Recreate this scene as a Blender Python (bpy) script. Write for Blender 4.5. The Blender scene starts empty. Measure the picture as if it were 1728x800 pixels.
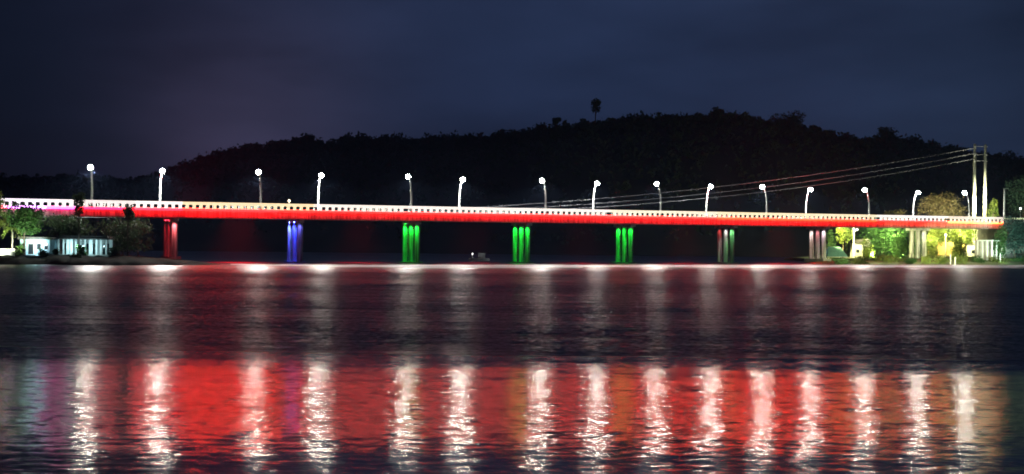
import bpy, math, random
import numpy as np
from mathutils import Vector, Matrix

random.seed(7)
rng = np.random.default_rng(7)
sc = bpy.context.scene
COL = sc.collection
R = math.radians

# ------------------------------------------------------------------ camera
CAM_H = 5.6
F = 2400.0                       # focal length in pixels of a 1728 px wide frame
ROLL = 0.010
PITCH = math.atan(5.0 / F)
cam = bpy.data.cameras.new("camera")
cam.lens = 50.0
cam.sensor_width = 36.0
cam.clip_start = 0.5
cam.clip_end = 8000
cam_ob = bpy.data.objects.new("camera", cam)
COL.objects.link(cam_ob)
CM = Matrix.Rotation(R(90) + PITCH, 3, 'X') @ Matrix.Rotation(ROLL, 3, 'Z')
cam_ob.matrix_world = Matrix.Translation((0, 0, CAM_H)) @ CM.to_4x4()
sc.camera = cam_ob
EYE = Vector((0, 0, CAM_H))


def ray(px, py):
    return CM @ Vector(((px - 864) / F, -(py - 400) / F, -1))


def at_y(px, py, Y):
    d = ray(px, py)
    return EYE + d * (Y / d.y)


def at_z(px, py, z=0.0):
    d = ray(px, py)
    return EYE + d * ((z - CAM_H) / d.z)


# ------------------------------------------------------------------ bridge frame: s along, n across (away from the camera)
P0 = Vector((-88.6, 300.0, 0))
P7 = Vector((131.7, 411.3, 0))
U = (P7 - P0).normalized()
N = Vector((-U.y, U.x, 0))
ANG = math.atan2(U.y, U.x)


def B(s, n, z=0.0):
    p = P0 + U * s + N * n
    return Vector((p.x, p.y, z))


def on_bridge(px, py, n=0.0):
    """(s, z) of the point of the vertical plane at offset n seen at a pixel"""
    d = ray(px, py)
    o = P0 + N * n
    t = (o - EYE).dot(N) / d.dot(N)
    p = EYE + d * t
    return (p - o).dot(U), p.z


def rail_z(s):
    return CAM_H + 7.5 + 0.00215 * s


def road_z(s):
    return rail_z(s) - 1.5


# ------------------------------------------------------------------ materials
def new_mat(name):
    m = bpy.data.materials.new(name)
    m.use_nodes = True
    nt = m.node_tree
    b = nt.nodes["Principled BSDF"]
    return m, nt, b


def mat(name, c1, c2=None, rough=0.7, scale=2.0, metal=0.0, bump=0.0, spec=0.5, detail=6):
    m, nt, b = new_mat(name)
    b.inputs["Roughness"].default_value = rough
    b.inputs["Metallic"].default_value = metal
    b.inputs["Specular IOR Level"].default_value = spec
    if c2 is None:
        c2 = tuple(x * 0.75 for x in c1)
    tc = nt.nodes.new("ShaderNodeTexCoord")
    no = nt.nodes.new("ShaderNodeTexNoise")
    no.inputs["Scale"].default_value = scale
    no.inputs["Detail"].default_value = detail
    nt.links.new(tc.outputs["Object"], no.inputs["Vector"])
    mx = nt.nodes.new("ShaderNodeMix")
    mx.data_type = 'RGBA'
    mx.inputs["A"].default_value = (*c1, 1)
    mx.inputs["B"].default_value = (*c2, 1)
    rp = nt.nodes.new("ShaderNodeMapRange")
    rp.inputs["From Min"].default_value = 0.35
    rp.inputs["From Max"].default_value = 0.65
    nt.links.new(no.outputs["Fac"], rp.inputs["Value"])
    nt.links.new(rp.outputs["Result"], mx.inputs["Factor"])
    nt.links.new(mx.outputs["Result"], b.inputs["Base Color"])
    if bump:
        bp = nt.nodes.new("ShaderNodeBump")
        bp.inputs["Strength"].default_value = bump
        nt.links.new(no.outputs["Fac"], bp.inputs["Height"])
        nt.links.new(bp.outputs["Normal"], b.inputs["Normal"])
    return m


def glow(name, col, strength):
    m, nt, b = new_mat(name)
    b.inputs["Base Color"].default_value = (0.6, 0.6, 0.6, 1)
    b.inputs["Emission Color"].default_value = (*col, 1)
    b.inputs["Emission Strength"].default_value = strength
    return m


M = {}
M['concrete'] = mat('weathered_concrete', (0.5, 0.48, 0.45), (0.36, 0.35, 0.33), 0.85, 0.8, bump=0.2)
M['painted_concrete'] = mat('painted_concrete', (0.72, 0.71, 0.68), (0.55, 0.54, 0.52), 0.7, 1.1, bump=0.1)
def streaky(name, c1, c2, c3):
    m = mat(name, c1, c2, 0.8, 0.9, bump=0.15)
    nt = m.node_tree
    b = nt.nodes["Principled BSDF"]
    old = b.inputs["Base Color"].links[0].from_socket
    tc = nt.nodes.new("ShaderNodeTexCoord")
    mp = nt.nodes.new("ShaderNodeMapping")
    mp.inputs["Scale"].default_value = (2.6, 2.6, 0.16)
    nt.links.new(tc.outputs["Object"], mp.inputs["Vector"])
    no = nt.nodes.new("ShaderNodeTexNoise")
    no.inputs["Scale"].default_value = 1.0
    no.inputs["Detail"].default_value = 4
    nt.links.new(mp.outputs["Vector"], no.inputs["Vector"])
    rp = nt.nodes.new("ShaderNodeMapRange")
    rp.inputs["From Min"].default_value = 0.44
    rp.inputs["From Max"].default_value = 0.6
    nt.links.new(no.outputs["Fac"], rp.inputs["Value"])
    mx = nt.nodes.new("ShaderNodeMix")
    mx.data_type = 'RGBA'
    nt.links.new(rp.outputs["Result"], mx.inputs["Factor"])
    nt.links.new(old, mx.inputs["A"])
    mx.inputs["B"].default_value = (*c3, 1)
    nt.links.new(mx.outputs["Result"], b.inputs["Base Color"])
    return m


M['pier_concrete'] = streaky('stained_pier_concrete', (0.7, 0.69, 0.66), (0.55, 0.54, 0.52), (0.2, 0.19, 0.17))
M['girder_concrete'] = streaky('stained_girder_concrete', (0.7, 0.69, 0.66), (0.52, 0.51, 0.48), (0.3, 0.28, 0.26))
M['asphalt'] = mat('asphalt', (0.05, 0.05, 0.055), (0.035, 0.035, 0.04), 0.9, 3)
M['white_metal'] = mat('white_painted_metal', (0.8, 0.8, 0.78), (0.66, 0.66, 0.64), 0.45, 2)
M['grey_metal'] = mat('grey_metal', (0.35, 0.36, 0.37), (0.25, 0.26, 0.27), 0.4, 3, metal=0.6)
M['pole'] = mat('galvanised_pole', (0.84, 0.84, 0.8), (0.74, 0.74, 0.7), 0.5, 1.5)
M['utility'] = mat('pale_concrete_pole', (0.62, 0.62, 0.46), (0.5, 0.5, 0.38), 0.7, 1.2)
M['cable'] = mat('aluminium_cable', (0.12, 0.12, 0.13), (0.09, 0.09, 0.1), 0.6, 2)
M['bark'] = mat('bark', (0.09, 0.065, 0.045), (0.05, 0.038, 0.028), 0.9, 4, bump=0.4)
M['pale_bark'] = mat('pale_bark', (0.25, 0.24, 0.2), (0.15, 0.14, 0.12), 0.9, 4, bump=0.4)
M['soil'] = mat('dark_bank_soil', (0.022, 0.02, 0.015), (0.012, 0.014, 0.008), 0.95, 0.4, bump=0.5, spec=0.05)
M['bank_grass'] = mat('bank_grass', (0.06, 0.09, 0.025), (0.09, 0.085, 0.04), 0.9, 0.35, bump=0.5)
M['hill'] = mat('hill_ground', (0.03, 0.04, 0.02), (0.02, 0.025, 0.015), 0.95, 0.05)
M['canopy'] = mat('far_canopy', (0.045, 0.065, 0.03), (0.03, 0.045, 0.025), 0.9, 0.08, spec=0.1)
M['white_wall'] = mat('white_plaster', (0.75, 0.76, 0.76), (0.58, 0.6, 0.6), 0.8, 0.9)
M['blue_wall'] = mat('pale_blue_plaster', (0.42, 0.62, 0.72), (0.32, 0.5, 0.6), 0.8, 0.9)
M['yellow_wall'] = mat('ochre_plaster', (0.3, 0.21, 0.07), (0.2, 0.13, 0.045), 0.85, 0.8)
M['teal'] = mat('teal_sheet_roof', (0.2, 0.42, 0.38), (0.14, 0.32, 0.3), 0.6, 1.2)
M['roof'] = mat('dark_roof_sheet', (0.07, 0.06, 0.06), (0.04, 0.035, 0.035), 0.7, 1.5)
M['glass'] = mat('dark_window_glass', (0.02, 0.025, 0.03), (0.015, 0.02, 0.025), 0.1, 2)
M['hull'] = mat('boat_hull_paint', (0.08, 0.09, 0.1), (0.05, 0.055, 0.06), 0.5, 2)
M['wood'] = mat('weathered_wood', (0.2, 0.14, 0.09), (0.12, 0.085, 0.055), 0.8, 4)


def leaf_mat(name, a, b):
    m = mat(name, a, b, 0.6, 0.6, spec=0.3)
    nt = m.node_tree                                       # thin leaves let part of the light through
    bsdf = nt.nodes["Principled BSDF"]
    tr = nt.nodes.new("ShaderNodeBsdfTranslucent")
    nt.links.new(bsdf.inputs["Base Color"].links[0].from_socket, tr.inputs["Color"])
    mx = nt.nodes.new("ShaderNodeMixShader")
    mx.inputs[0].default_value = 0.4
    nt.links.new(bsdf.outputs[0], mx.inputs[1])
    nt.links.new(tr.outputs[0], mx.inputs[2])
    nt.links.new(mx.outputs[0], nt.nodes["Material Output"].inputs["Surface"])
    return m


M['leaf_dark'] = leaf_mat('dark_leaves', (0.04, 0.065, 0.025), (0.022, 0.035, 0.018))
M['leaf_green'] = leaf_mat('green_leaves', (0.06, 0.13, 0.03), (0.03, 0.075, 0.02))
M['leaf_lime'] = leaf_mat('lime_leaves', (0.13, 0.16, 0.03), (0.06, 0.1, 0.02))
M['leaf_teal'] = leaf_mat('bluish_leaves', (0.05, 0.11, 0.085), (0.025, 0.06, 0.05))
M['leaf_brown'] = leaf_mat('dry_leaves', (0.14, 0.11, 0.055), (0.08, 0.075, 0.035))

# ------------------------------------------------------------------ mesh builder


class MB:
    def __init__(self):
        self.v, self.f = [], []

    def quad_box(self, pts8):
        b = len(self.v)
        self.v += [tuple(p) for p in pts8]
        for q in ((0, 3, 2, 1), (4, 5, 6, 7), (0, 1, 5, 4), (1, 2, 6, 5), (2, 3, 7, 6), (3, 0, 4, 7)):
            self.f.append(tuple(b + i for i in q))

    def box(self, x0, x1, y0, y1, z0, z1):
        self.quad_box([(x0, y0, z0), (x1, y0, z0), (x1, y1, z0), (x0, y1, z0),
                       (x0, y0, z1), (x1, y0, z1), (x1, y1, z1), (x0, y1, z1)])

    def bbox(self, s0, s1, n0, n1, zf0, zf1):
        """box in bridge coordinates, z0 / z1 functions of s"""
        q = [(s0, n0), (s1, n0), (s1, n1), (s0, n1)]
        self.quad_box([B(s, n, zf0(s)) for s, n in q] + [B(s, n, zf1(s)) for s, n in q])

    def tube(self, pts, rads, seg=10, cap=True):
        pts = [Vector(p) for p in pts]
        if not hasattr(rads, '__len__'):
            rads = [rads] * len(pts)
        base = len(self.v)
        for i, p in enumerate(pts):
            a = pts[max(i - 1, 0)]
            c = pts[min(i + 1, len(pts) - 1)]
            t = (c - a).normalized()
            ref = Vector((0, 0, 1)) if abs(t.z) < 0.9 else Vector((1, 0, 0))
            e1 = t.cross(ref).normalized()
            e2 = t.cross(e1)
            for k in range(seg):
                w = 2 * math.pi * k / seg
                self.v.append(tuple(p + (e1 * math.cos(w) + e2 * math.sin(w)) * rads[i]))
        for i in range(len(pts) - 1):
            for k in range(seg):
                k2 = (k + 1) % seg
                self.f.append((base + i * seg + k, base + i * seg + k2, base + (i + 1) * seg + k2, base + (i + 1) * seg + k))
        if cap:
            self.f.append(tuple(base + k for k in range(seg))[::-1])
            self.f.append(tuple(base + (len(pts) - 1) * seg + k for k in range(seg)))

    def ellipsoid(self, c, r, seg=12, rings=8):
        base = len(self.v)
        for i in range(rings + 1):
            th = math.pi * i / rings
            for k in range(seg):
                ph = 2 * math.pi * k / seg
                self.v.append((c[0] + r[0] * math.sin(th) * math.cos(ph), c[1] + r[1] * math.sin(th) * math.sin(ph), c[2] + r[2] * math.cos(th)))
        for i in range(rings):
            for k in range(seg):
                k2 = (k + 1) % seg
                self.f.append((base + i * seg + k, base + (i + 1) * seg + k, base + (i + 1) * seg + k2, base + i * seg + k2))

    def build(self, name, m, parent=None, smooth=False, origin=None):
        me = bpy.data.meshes.new(name)
        o0 = Vector(origin) if origin is not None else Vector((0, 0, 0))
        me.from_pydata([tuple(Vector(v) - o0) for v in self.v], [], self.f)
        me.validate()
        me.materials.append(m)
        if smooth:
            me.polygons.foreach_set('use_smooth', [True] * len(me.polygons))
        ob = bpy.data.objects.new(name, me)
        COL.objects.link(ob)
        if parent is not None:
            ob.parent = parent
        elif origin is not None:
            ob.location = o0
        return ob


def np_mesh(name, V, Fq, m, parent=None):
    """V (n,3) float, Fq (k,4) or (k,3) int"""
    me = bpy.data.meshes.new(name)
    k, c = Fq.shape
    me.vertices.add(len(V))
    me.vertices.foreach_set('co', V.astype(np.float32).ravel())
    me.loops.add(k * c)
    me.loops.foreach_set('vertex_index', Fq.astype(np.int32).ravel())
    me.polygons.add(k)
    me.polygons.foreach_set('loop_start', (np.arange(k) * c).astype(np.int32))
    me.polygons.foreach_set('loop_total', np.full(k, c, np.int32))
    me.update(calc_edges=True)
    me.validate()
    me.materials.append(m)
    ob = bpy.data.objects.new(name, me)
    COL.objects.link(ob)
    if parent is not None:
        ob.parent = parent
    return ob


def tag(o, label=None, cat=None, group=None, kind=None):
    if label:
        o['label'] = label
    if cat:
        o['category'] = cat
    if group:
        o['group'] = group
    if kind:
        o['kind'] = kind
    return o


def thing(name, label, cat, loc=(0, 0, 0), rotz=0.0, group=None):
    o = bpy.data.objects.new(name, None)
    o.empty_display_size = 0.5
    COL.objects.link(o)
    o.location = loc
    o.rotation_euler = (0, 0, rotz)
    return tag(o, label, cat, group)


def copy_tree(o, parent=None):
    c = o.copy()
    COL.objects.link(c)
    if parent is not None:
        c.parent = parent
    for ch in list(o.children):
        copy_tree(ch, c)
    return c


def point(name, loc, col, power, radius=0.2, parent=None):
    l = bpy.data.lights.new(name, 'POINT')
    l.color = col
    l.energy = power
    l.shadow_soft_size = radius
    o = bpy.data.objects.new(name, l)
    COL.objects.link(o)
    o.location = loc
    if parent is not None:
        o.parent = parent
    return o


def spot(name, loc, target, col, power, angle=60, blend=0.6, radius=0.1, parent=None):
    l = bpy.data.lights.new(name, 'SPOT')
    l.color = col
    l.energy = power
    l.shadow_soft_size = radius
    l.spot_size = R(angle)
    l.spot_blend = blend
    o = bpy.data.objects.new(name, l)
    COL.objects.link(o)
    o.location = loc
    d = Vector(target) - Vector(loc)
    o.rotation_euler = d.to_track_quat('-Z', 'Y').to_euler()
    if parent is not None:
        o.parent = parent
    return o


# ------------------------------------------------------------------ world (night sky)
def node_math(nt, op, a, b=None, clamp=False):
    n = nt.nodes.new("ShaderNodeMath")
    n.operation = op
    n.use_clamp = clamp
    for i, x in enumerate((a, b)):
        if x is None:
            continue
        if isinstance(x, (int, float)):
            n.inputs[i].default_value = x
        else:
            nt.links.new(x, n.inputs[i])
    return n.outputs[0]


SUN_EL, SUN_ROT = -6.0, -14.0
world = bpy.data.worlds.new("World")
sc.world = world
world.use_nodes = True
nt = world.node_tree
nt.nodes.clear()
out = nt.nodes.new("ShaderNodeOutputWorld")
sky = nt.nodes.new("ShaderNodeTexSky")
sky.sky_type = 'NISHITA'
sky.sun_disc = False
sky.sun_elevation = R(SUN_EL)
sky.sun_rotation = R(SUN_ROT)
sky.air_density = 1.0
sky.dust_density = 1.0
bg1 = nt.nodes.new("ShaderNodeBackground")
bg1.inputs["Strength"].default_value = 0.05
nt.links.new(sky.outputs["Color"], bg1.inputs["Color"])
tc = nt.nodes.new("ShaderNodeTexCoord")
nrm = tc.outputs["Generated"]


def dirlobe(px, py, kx, kz):
    """soft elliptical patch of lit cloud in a fixed direction of the sky"""
    d = ray(px, py).normalized()
    sub = nt.nodes.new("ShaderNodeVectorMath")
    sub.operation = 'SUBTRACT'
    nt.links.new(nrm, sub.inputs[0])
    sub.inputs[1].default_value = d
    sca = nt.nodes.new("ShaderNodeVectorMath")
    sca.operation = 'MULTIPLY'
    sca.inputs[1].default_value = (kx, 1.0, kz)
    nt.links.new(sub.outputs[0], sca.inputs[0])
    ln = nt.nodes.new("ShaderNodeVectorMath")
    ln.operation = 'LENGTH'
    nt.links.new(sca.outputs[0], ln.inputs[0])
    sq = node_math(nt, 'POWER', ln.outputs["Value"], 2.0)
    return node_math(nt, 'POWER', 2.718, node_math(nt, 'MULTIPLY', sq, -1.0))


def addcol(fac, col, prev=None):
    m = nt.nodes.new("ShaderNodeMix")
    m.data_type = 'RGBA'
    m.blend_type = 'ADD'
    m.inputs["Factor"].default_value = 1.0
    v = nt.nodes.new("ShaderNodeVectorMath")
    v.operation = 'SCALE'
    v.inputs[0].default_value = col
    nt.links.new(fac, v.inputs["Scale"])
    if prev is None:
        m.inputs["A"].default_value = (0, 0, 0, 1)
    else:
        nt.links.new(prev, m.inputs["A"])
    nt.links.new(v.outputs[0], m.inputs["B"])
    return m.outputs["Result"]


noi = nt.nodes.new("ShaderNodeTexNoise")
mp = nt.nodes.new("ShaderNodeMapping")
mp.inputs["Scale"].default_value = (3.2, 3.2, 11.0)
mp.inputs["Rotation"].default_value = (0, R(12), 0)
nt.links.new(nrm, mp.inputs["Vector"])
nt.links.new(mp.outputs["Vector"], noi.inputs["Vector"])
noi.inputs["Scale"].default_value = 1.3
noi.inputs["Detail"].default_value = 5.0
noi.inputs["Roughness"].default_value = 0.5
cl = nt.nodes.new("ShaderNodeMapRange")
cl.inputs["From Min"].default_value = 0.3
cl.inputs["From Max"].default_value = 0.75
cl.inputs["To Min"].default_value = 0.55
cl.inputs["To Max"].default_value = 1.35
nt.links.new(noi.outputs["Fac"], cl.inputs["Value"])
cloud = cl.outputs["Result"]
one = node_math(nt, 'ADD', node_math(nt, 'MULTIPLY', cloud, 0.0), 1.0)
c = addcol(one, (0.0006, 0.0019, 0.0066))
lob_r = dirlobe(1500, 90, 3.2, 5.0)
lob_c = dirlobe(900, 150, 4.0, 6.0)
lob_g = dirlobe(430, 215, 13.0, 13.0)
lob_g2 = dirlobe(560, 20, 7.0, 9.0)
c = addcol(node_math(nt, 'MULTIPLY', lob_r, cloud), (0.0115, 0.0205, 0.045), c)
c = addcol(node_math(nt, 'MULTIPLY', lob_c, cloud), (0.0050, 0.0088, 0.028), c)
c = addcol(node_math(nt, 'MULTIPLY', lob_g, cloud), (0.027, 0.0215, 0.040), c)
c = addcol(node_math(nt, 'MULTIPLY', lob_g2, cloud), (0.0045, 0.0060, 0.0125), c)
lob_t = dirlobe(864, -1300, 1.3, 3.6)          # unseen brighter sky above the frame, added to lift the water's reflection
c = addcol(node_math(nt, 'MULTIPLY', lob_t, cloud), (0.032, 0.042, 0.085), c)
bg2 = nt.nodes.new("ShaderNodeBackground")
bg2.inputs["Strength"].default_value = 1.0
nt.links.new(c, bg2.inputs["Color"])
ad = nt.nodes.new("ShaderNodeAddShader")
nt.links.new(bg1.outputs[0], ad.inputs[0])
nt.links.new(bg2.outputs[0], ad.inputs[1])
nt.links.new(ad.outputs[0], out.inputs["Surface"])

moon = bpy.data.lights.new("moon", 'SUN')
moon.energy = 0.01
moon.angle = R(0.5)
moon.color = (0.75, 0.85, 1.0)
mo = bpy.data.objects.new("moon", moon)
COL.objects.link(mo)
mo.rotation_euler = (R(50), 0, R(-14))

# ------------------------------------------------------------------ water
wm, nt, bs = new_mat('river_water')
bs.inputs["Base Color"].default_value = (0.006, 0.009, 0.014, 1)
bs.inputs["Roughness"].default_value = 0.07
bs.inputs["IOR"].default_value = 1.333
tcw = nt.nodes.new("ShaderNodeTexCoord")


def wnoise(sx, sy, detail, rough=0.5, off=0.0):
    mpn = nt.nodes.new("ShaderNodeMapping")
    mpn.inputs["Scale"].default_value = (sx, sy, 1)
    mpn.inputs["Location"].default_value = (off, off * 1.7, off)
    nt.links.new(tcw.outputs["Object"], mpn.inputs["Vector"])
    n = nt.nodes.new("ShaderNodeTexNoise")
    n.inputs["Scale"].default_value = 1.0
    n.inputs["Detail"].default_value = detail
    n.inputs["Roughness"].default_value = rough
    nt.links.new(mpn.outputs["Vector"], n.inputs["Vector"])
    s = nt.nodes.new("ShaderNodeSeparateColor")
    nt.links.new(n.outputs["Color"], s.inputs["Color"])
    return s.outputs["Red"], s.outputs["Green"], n.outputs["Fac"]


def mm(op, a, b=None, clamp=False):
    return node_math(nt, op, a, b, clamp)


def centred(x, k):
    return mm('MULTIPLY', mm('SUBTRACT', x, 0.5), k)


def mapr(v, a, b, c_, d_, smooth=True):
    n = nt.nodes.new("ShaderNodeMapRange")
    if smooth:
        n.interpolation_type = 'SMOOTHSTEP'
    for nm, val in zip(("From Min", "From Max", "To Min", "To Max"), (a, b, c_, d_)):
        n.inputs[nm].default_value = val
    nt.links.new(v, n.inputs["Value"])
    return n.outputs["Result"]


sepw = nt.nodes.new("ShaderNodeSeparateXYZ")
nt.links.new(tcw.outputs["Object"], sepw.inputs["Vector"])
wx, wy = sepw.outputs["X"], sepw.outputs["Y"]
f1 = wnoise(1.1, 2.2, 3, 0.55, 3.0)        # ripples that show one by one near the camera
f2 = wnoise(0.10, 0.5, 3, 0.5, 11.0)        # wavelets, long crests
f3 = wnoise(0.012, 0.09, 2, 0.5, 23.0)      # slow swell and wind patches
f4 = wnoise(0.012, 0.035, 3, 0.5, 41.0)      # wind patches
f5 = wnoise(3.1, 6.5, 3, 0.6, 57.0)         # finest chop
warp = mm('ADD', mm('ADD', wy, centred(f3[2], 13.0)), centred(f2[2], 4.0))
patch = mapr(warp, 54.0, 76.0, 0.0, 1.0)     # beyond this the wind roughens the water
swell = mapr(warp, 54.0, 82.0, 1.0, 0.0)
tilt = mm('SUBTRACT', mapr(wy, 38.0, 66.0, 0.050, 0.022, False), mapr(warp, 44.0, 37.0, 0.0, 0.024))
sy = mm('ADD', mm('MULTIPLY', mm('SUBTRACT', f1[0], 0.5), mm('ADD', 0.13, mm('MULTIPLY', patch, 0.5))),
        mm('ADD', mm('MULTIPLY', mm('SUBTRACT', f2[0], 0.5), mm('ADD', 0.06, mm('MULTIPLY', patch, 0.3))), centred(f3[0], 0.015)))
sy = mm('ADD', sy, mm('MULTIPLY', mm('SUBTRACT', f5[0], 0.5), mm('ADD', 0.07, mm('MULTIPLY', patch, 1.0))))
sy = mm('SUBTRACT', sy, mm('MULTIPLY', swell, tilt))
sy = mm('ADD', sy, mm('MULTIPLY', patch, mapr(f4[2], 0.35, 0.65, 0.06, 0.12)))
sx = mm('ADD', mm('MULTIPLY', mm('SUBTRACT', f5[1], 0.5), mm('ADD', 0.30, mm('MULTIPLY', patch, 0.30))),
        mm('MULTIPLY', mm('SUBTRACT', f1[1], 0.5), 0.14))
nt.links.new(mm('ADD', 0.13, mm('MULTIPLY', patch, 0.17)), bs.inputs["Roughness"])
cv = nt.nodes.new("ShaderNodeCombineXYZ")
nt.links.new(sx, cv.inputs["X"])
nt.links.new(mm('MULTIPLY', sy, -1.0), cv.inputs["Y"])
cv.inputs["Z"].default_value = 1.0
nv = nt.nodes.new("ShaderNodeVectorMath")
nv.operation = 'NORMALIZE'
nt.links.new(cv.outputs[0], nv.inputs[0])
nt.links.new(nv.outputs[0], bs.inputs["Normal"])

w = MB()
w.v = [(-2500, -20, 0), (2500, -20, 0), (2500, 1400, 0), (-2500, 1400, 0)]
w.f = [(0, 1, 2, 3)]
tag(w.build('water', wm), 'dark rippled river with long reflections of the bridge lights', 'water', kind='structure')

# ------------------------------------------------------------------ foam line below the bridge
fm, nt, bs = new_mat('river_foam')
bs.inputs["Base Color"].default_value = (0.8, 0.8, 0.8, 1)
bs.inputs["Roughness"].default_value = 0.5
bs.inputs["IOR"].default_value = 1.45
tf = nt.nodes.new("ShaderNodeTexCoord")
fn = nt.nodes.new("ShaderNodeTexNoise")
fn.inputs["Scale"].default_value = 0.35
fn.inputs["Detail"].default_value = 5
nt.links.new(tf.outputs["Object"], fn.inputs["Vector"])
bp = nt.nodes.new("ShaderNodeBump")
bp.inputs["Strength"].default_value = 0.6
nt.links.new(fn.outputs["Fac"], bp.inputs["Height"])
nt.links.new(bp.outputs["Normal"], bs.inputs["Normal"])
fo = MB()
ns = 140
s_a = on_bridge(388, 445, -25)[0]
s_b = on_bridge(1712, 450, -20)[0]
for i in range(ns + 1):
    t = i / ns
    s = s_a + (s_b - s_a) * t
    e = min(1, min(t, 1 - t) * 14)
    back = -24 + 1.5 * math.sin(s * 0.21) + 1.0 * math.sin(s * 0.53 + 1)
    wd = (26 + 5 * math.sin(s * 0.09 + 2) + 2.5 * math.sin(s * 0.37)) * e + 0.4
    for k, (q, z) in enumerate(((0, 0.004), (0.15, 0.10), (0.4, 0.16), (0.8, 0.08), (1.0, 0.004))):
        fo.v.append(tuple(B(s, back - wd * q, z + (0.03 * math.sin(s * 1.3 + k) if 0 < q < 1 else 0))))
for i in range(ns):
    for k in range(4):
        a = i * 5 + k
        fo.f.append((a, a + 1, a + 6, a + 5))
tag(fo.build('river_foam', fm, smooth=True), 'pale line of foam on the water along the foot of the bridge', 'foam', kind='stuff')


# ------------------------------------------------------------------ banks
def bank(name, stations, m, label, prof):
    """stations: (front point, back point, height); prof: list of (fraction across, height fraction)"""
    mb = MB()
    k = len(prof)
    for i, (a, b, h) in enumerate(stations):
        for q, hz in prof:
            p = a.lerp(b, q)
            z = -0.6 + (h + 0.6) * hz + (random.uniform(-0.12, 0.12) * h if 0.02 < q < 0.98 else 0)
            mb.v.append((p.x, p.y, z))
    for i in range(len(stations) - 1):
        for j in range(k - 1):
            a = i * k + j
            mb.f.append((a, a + 1, a + k + 1, a + k))
    return tag(mb.build(name, m, smooth=True), label, 'river bank', kind='structure')


PROF = [(0, 0), (0.02, 0.35), (0.06, 0.62), (0.14, 0.86), (0.3, 1), (0.5, 1.03), (0.75, 1), (0.92, 0.7), (1, 0)]


def interp(pts, x):
    xs, ys = zip(*pts)
    return float(np.interp(x, xs, ys))


st = []
LH = [(-400, 2.0), (60, 1.9), (230, 1.7), (300, 1.2), (345, 0.75), (375, 0.25), (392, 0.0)]
for x in list(range(-400, 381, 12)) + [386, 392]:
    y = interp([(-400, 449), (0, 447.3), (80, 446.5), (130, 448), (250, 448), (340, 447.5), (392, 447)], x) + random.uniform(-.3, .3)
    a = at_z(x, y, 0)
    s_, _ = on_bridge(x, y, 0)
    back = B(s_ - 8, 34 * min(1, (396 - x) / 120) + 1.5, 0) + Vector((0, 0, 0))
    st.append((a, back, interp(LH, x)))
bank('river_bank', st, M['soil'], 'low black spit of land under the left end of the bridge', PROF)

st = []
for x in range(1384, 2100, 12):
    s_, _ = on_bridge(x, 446, -8)
    h = interp([(1384, 0.05), (1400, 0.9), (1500, 1.5), (1600, 2.0), (2100, 2.4)], x)
    nf = interp([(1384, 2), (1400, -5), (1560, -9), (1728, -14), (2100, -20)], x) + random.uniform(-.8, .8)
    st.append((B(s_, nf), B(s_ + 30, interp([(1384, 8), (1430, 60), (2100, 160)], x)), h))
bank('river_bank', st, M['bank_grass'], 'grassy floodlit bank under the right end of the bridge', PROF)

# ------------------------------------------------------------------ hills
RIDGE = [(-900, 315), (-300, 306), (0, 303), (120, 300), (200, 303), (255, 300), (285, 288), (315, 277), (345, 266), (400, 250), (440, 243),
         (500, 238), (560, 236), (620, 231), (700, 234), (760, 231), (850, 226), (900, 217), (960, 211), (1010, 204),
         (1050, 199), (1100, 197), (1150, 194), (1215, 191), (1260, 196), (1300, 206), (1340, 212), (1370, 220), (1420, 228),
         (1460, 234), (1500, 231), (1540, 236), (1580, 244), (1610, 253), (1650, 261), (1690, 263), (1728, 272), (1850, 290), (2100, 300), (2600, 312)]
ZR = 760.0
RX = [at_y(px, py, ZR) for px, py in RIDGE]
rx = np.array([p.x for p in RX])
rz = np.array([p.z for p in RX])


def fbm(x, y):
    v = np.zeros_like(x, dtype=float)
    for k, (a, b, p) in enumerate(((0.011, 0.007, 0.3), (0.023, -0.017, 1.9), (-0.041, 0.05, 4.1), (0.09, 0.07, 2.2), (-0.15, 0.12, 0.7))):
        v += np.sin(x * a + y * b + p) / (k + 1.5)
    return v


def hill_z(x, y):
    H = np.interp(x, rx, rz) - 5.5
    t = np.clip((y - 540) / (ZR - 540), 0, 1)
    up = t * t * (3 - 2 * t) * 0.55 + 0.45 * t
    dn = np.clip((y - ZR) / 330, 0, 1)
    z = (H + 2) * up * (1 - 0.9 * dn) - 2
    return z + fbm(x, y) * 1.6 * np.clip(t * (1 - t) * 4, 0, 1)


gx = np.linspace(-640, 640, 200)
gy = np.concatenate([np.linspace(500, ZR, 40), np.linspace(ZR + 10, 1100, 20)])
GX, GY = np.meshgrid(gx, gy)
GZ = hill_z(GX, GY)
V = np.stack([GX, GY, GZ], -1).reshape(-1, 3)
nx = len(gx)
ii = (np.arange(len(gy) - 1)[:, None] * nx + np.arange(nx - 1)[None, :]).ravel()
Fq = np.stack([ii, ii + 1, ii + nx + 1, ii + nx], -1)
tag(np_mesh('hill', V, Fq, M['hill']), 'long dark wooded hill behind the bridge', 'hill', kind='structure')


def leaf_quads(P, size, flat=0.0):
    """one randomly turned quad per point"""
    n = len(P)
    a = rng.normal(size=(n, 3))
    a[:, 2] *= (1 - flat)
    a /= np.linalg.norm(a, axis=1, keepdims=True)
    b = rng.normal(size=(n, 3))
    b -= (b * a).sum(1, keepdims=True) * a
    b /= np.linalg.norm(b, axis=1, keepdims=True)
    sz = size * rng.uniform(0.6, 1.3, (n, 1))
    V = np.stack([P - a * sz, P - b * sz * 0.55, P + a * sz, P + b * sz * 0.55], 1).reshape(-1, 3)
    Fq = np.arange(4 * n).reshape(n, 4)
    return V, Fq


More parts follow.
